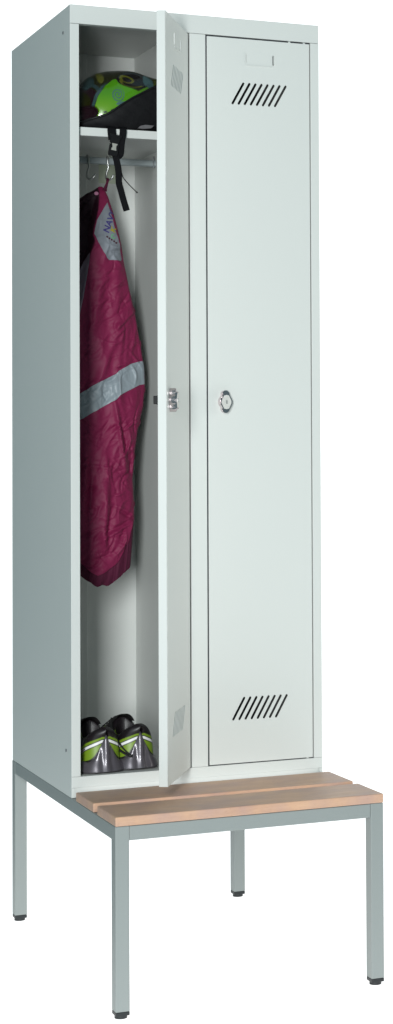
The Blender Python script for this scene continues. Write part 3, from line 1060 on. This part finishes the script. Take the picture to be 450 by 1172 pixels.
def make_shoe(label, loc, rz, flip):
    t = thing('trainer', label, 'shoe', loc, rz, 'pair of black and lime trainers')
    t.scale = (1.03, 1.0, 0.95)
    NL, NT = 300, 260
    L0 = 0.291
    q = np.linspace(0, 1, NL)
    l = L0 * (0.5 - 0.5 * np.cos(PI * q)) * 0.9985 + 0.0002
    th = PI * (0.5 - 0.5 * np.cos(PI * (0.5 - 0.5 * np.cos(PI * np.linspace(0, 1, NT)))))
    Lg, Tg = np.meshgrid(l, th, indexing='ij')
    wv = hwid(Lg)
    H = np.interp(Lg, [0, 0.012, 0.035, 0.055, 0.085, 0.100, 0.115, 0.13, 0.16, 0.20, 0.24, 0.27, 0.29], [0.104, 0.1090, 0.103, 0.094, 0.094, 0.101, 0.112, 0.110, 0.096, 0.078, 0.063, 0.050, 0.030])
    zs = 0.012
    t_ = -np.cos(Tg)
    e = np.interp(Lg, [0, 0.1, 0.15, 0.29], [0.34, 0.36, 0.62, 0.78])
    prof = np.sin(Tg) ** e
    bulge = 1 + 0.05 * np.sin(np.clip(prof, 0, 1) * PI) - 0.16 * prof * np.interp(Lg, [0, 0.11, 0.14], [1, 1, 0])
    y = t_ * wv * bulge
    z = zs + (H - zs) * prof
    # ankle opening
    op = ((Lg - 0.062) / 0.050) ** 2 + (t_ / 0.80) ** 2
    inside = sstep(1.06, 0.90, op)
    z = z - inside * (z - 0.040)
    # lean of the heel
    x = Lg + 0.010 * (z / 0.1) * np.interp(Lg, [0, 0.05], [1, 0]) - 0.010 * np.exp(-((z - 0.100) / 0.018) ** 2) * np.interp(Lg, [0, 0.05], [1, 0])
    # colours by height and by distance round the heel
    g = np.sqrt(np.clip(y, -1, 1) ** 2 + (np.clip(Lg, 0, 1)) ** 2)
    c = np.tile(SBLK, (NL, NT, 1)).astype(float)

    def pt(mask, cc):
        mk = np.clip(mask, 0, 1)[..., None]
        c[:] = c * (1 - mk) + np.array(cc) * mk
    s_ = Lg
    lq = np.linspace(0.0002, 0.16, 900)
    wq = hwid(lq)
    aq = np.concatenate([[0], np.cumsum(np.hypot(np.diff(lq), np.diff(wq)))]) + wq[0]
    ar = np.interp(Lg, lq, aq)
    topl = 0.0860 - 0.40 * np.clip(ar - 0.012, 0, 1)
    botl = 0.022 + 0.0 * s_ + 0.30 * np.clip(ar - 0.095, 0, 1)
    wall = (1 - inside) * sstep(0.155, 0.150, s_)
    pt(sstep(-0.0010, 0.0010, topl - z) * sstep(-0.0010, 0.0010, z - botl) * wall, SLIME)
    # white reflective chevron, edged in black, dropping forward on both sides
    cl = 0.0755 - 0.43 * np.clip(ar - 0.010, 0, 1)
    pt(soft(np.abs(z - cl) / 0.0056, 0.12) * sstep(0.100, 0.097, ar) * wall, SBLK)
    pt(soft(np.abs(z - cl) / 0.0033, 0.12) * sstep(0.097, 0.095, ar) * wall, SWHT)
    pt(soft(np.abs(z - cl) / 0.0017, 0.25) * sstep(0.052, 0.055, ar) * sstep(0.090, 0.087, ar) * wall, SBLK)
    pt(soft(((s_ - 0.070) / 0.022) ** 2 + ((z - 0.083) / 0.0050) ** 2, 0.2) * (1 - inside), SLIME * 0.45)
    pt(soft(np.abs(s_ - 0.150 - 0.3 * (z - 0.07)) / 0.006) * sstep(0.035, 0.045, z) * sstep(0.092, 0.085, z), SLIME * 0.8)
    pt(soft(np.abs(s_ - 0.185 - 0.3 * (z - 0.06)) / 0.004) * sstep(0.03, 0.04, z), SWHT)
    zcl = 0.013 + 0.012 * sstep(0.115, 0.03, ar) + 0.066 * np.exp(-(ar / 0.0190) ** 1.7)
    pt(sstep(0.0065, 0.0050, z - zcl) * sstep(0.016, 0.022, ar) * wall, SBLK)
    pt(inside * 0.9, np.array((0.012, 0.009, 0.011)))
    P = np.stack([y * flip, x, z], -1)
    grid_obj('upper', P, m_upper, t, col=c)
    # sole with flared, wavy side
    ns = 12
    peri_l = np.concatenate([l, l[::-1]])
    sg = np.concatenate([-np.ones(NL), np.ones(NL)])
    Ps = np.zeros((ns, 2 * NL, 3))
    for i in range(ns):
        v = i / (ns - 1)
        zz_ = 0.0004 + 0.0200 * v
        off = 0.0055 * (1 - v) ** 1.2 + 0.0015
        ww = hwid(peri_l)
        cx_ = 0.135
        Ps[i, :, 0] = sg * (ww + off * np.clip(ww / 0.02, 0, 1))
        Ps[i, :, 1] = cx_ + (peri_l - cx_) * (1 + off / 0.145)
        Ps[i, :, 2] = zz_ + v * 0.003 * np.sin(peri_l * 75) + np.interp(peri_l, [0, 0.02, 0.05, 0.23, 0.29], [0.004 * (1 - v), 0.001 * (1 - v), 0, 0, 0.016])
    Ps[..., 0] *= flip
    grid_obj('sole', Ps, m_sole, t, closed_u=True, cap0=True, cap1=True)
    # silver heel clip: tall point in the middle, wings running forward low down
    na, nz = 140, 50
    sarc = np.linspace(-0.125, 0.125, na)          # way round the heel
    # perimeter of the upper as a polyline
    lf = np.linspace(0.0002, 0.125, 700)
    wf = hwid(lf)
    arc = np.concatenate([[0], np.cumsum(np.hypot(np.diff(lf), np.diff(wf)))]) + wf[0]
    la = np.interp(np.abs(sarc), arc, lf)
    wa = np.interp(np.abs(sarc), arc, wf) * np.sign(sarc)
    wa = np.where(np.abs(sarc) < wf[0], sarc, wa)
    ztop = 0.013 + 0.012 * sstep(0.115, 0.03, np.abs(sarc)) + 0.066 * np.exp(-(np.abs(sarc) / 0.0190) ** 1.7) + 0.006 * np.exp(-((np.abs(sarc) - 0.060) / 0.014) ** 2)
    Pc = np.zeros((nz, na, 3))
    for i in range(nz):
        v = i / (nz - 1)
        zz_ = 0.006 + (ztop - 0.006) * v
        flare = 0.0085 * np.clip(1 - zz_ / 0.034, 0, 1) ** 1.4
        rib = 0.0042 * np.exp(-(sarc / 0.0050) ** 2) * np.interp(v, [0, 0.9, 1], [0.7, 1, 0.3]) - 0.0016 * np.exp(-((np.abs(sarc) - 0.010) / 0.0045) ** 2)
        lob = 0.0010 * np.sin(np.abs(sarc) * 115 - 0.9) * np.exp(-((zz_ - 0.018) / 0.012) ** 2)
        off = 0.0042 + flare + rib + lob - 0.0040 * v ** 6
        nx = wa / 0.036
        ny = -np.clip(1 - la / 0.034, 0, 1)
        nn = np.hypot(nx, ny) + 1e-6
        nx, ny = nx / nn, ny / nn
        lean = 0.010 * (zz_ / 0.1) * np.interp(la, [0, 0.05], [1, 0])
        Pc[i, :, 0] = wa * 1.02 + nx * off
        Pc[i, :, 1] = la + lean + ny * off
        Pc[i, :, 2] = zz_
    Pc[..., 0] *= flip
    grid_obj('heel_clip', Pc, m_silver, t)
    # tongue
    nv_, nu_ = 30, 24
    v = np.linspace(0, 1, nv_)[:, None]
    u = np.linspace(-1, 1, nu_)[None, :]
    lt = 0.098 + 0.085 * v + 0 * u
    zt2 = np.interp(lt, [0.098, 0.112, 0.13, 0.16, 0.19], [0.121, 0.119, 0.112, 0.097, 0.082]) - 0.020 * np.abs(u) ** 2.6
    Pt = np.stack([0.026 * u + 0 * v, lt + 0.006 * u ** 2, zt2], -1)
    grid_obj('tongue', Pt, mat('black_tongue', (0.010, 0.008, 0.009), 0.7, noise=0.3, nscale=300), t)
    # laces across the throat
    bm = bmesh.new()
    for k in range(5):
        l0 = 0.125 + 0.020 * k
        zc = float(np.interp(l0, [0.112, 0.13, 0.16, 0.20, 0.24], [0.113, 0.110, 0.096, 0.078, 0.063])) + 0.003
        add_tube(bm, smooth_path([(-0.024, l0 + 0.006, zc - 0.014), (-0.012, l0 + 0.002, zc - 0.002), (0.012, l0 - 0.002, zc - 0.001), (0.024, l0 + 0.006, zc - 0.014)], 5), 0, 8, flat=((0, 1, -0.4), 0.0030, 0.0009))
    obj('laces', bm, m_lace, t, smooth=True)
    return t


shoe_l = make_shoe('black and lime trainer beside the left stile, its heel clear of laces', (0.0875, 0.0220, FZ), R(6), 1)
shoe_r = make_shoe('black and lime trainer near the open door, loose lace ends over its heel', (0.1710, 0.0360, FZ), R(6), 1)
# loose lace ends that fall over the near side of the right shoe
bm = bmesh.new()
add_tube(bm, smooth_path([(-0.020, 0.120, 0.108), (-0.038, 0.095, 0.098), (-0.0455, 0.070, 0.078), (-0.0445, 0.045, 0.058), (-0.0400, 0.022, 0.046), (-0.0300, 0.004, 0.0375)], 8), 0, 8, flat=((0, 1, 0.6), 0.0032, 0.0011))
add_tube(bm, smooth_path([(-0.020, 0.126, 0.108), (-0.036, 0.090, 0.100), (-0.0445, 0.055, 0.080), (-0.0420, 0.030, 0.066), (-0.0370, 0.012, 0.052), (-0.0270, 0.001, 0.0380)], 8), 0, 8, flat=((0, 1, 0.6), 0.0030, 0.0011))
add_tube(bm, [(-0.0300, 0.003, 0.0385), (-0.0265, -0.001, 0.0365), (-0.0225, -0.004, 0.0355)], 0.0034, 8)
obj('lace_ends', bm, m_lace, shoe_r, smooth=True)
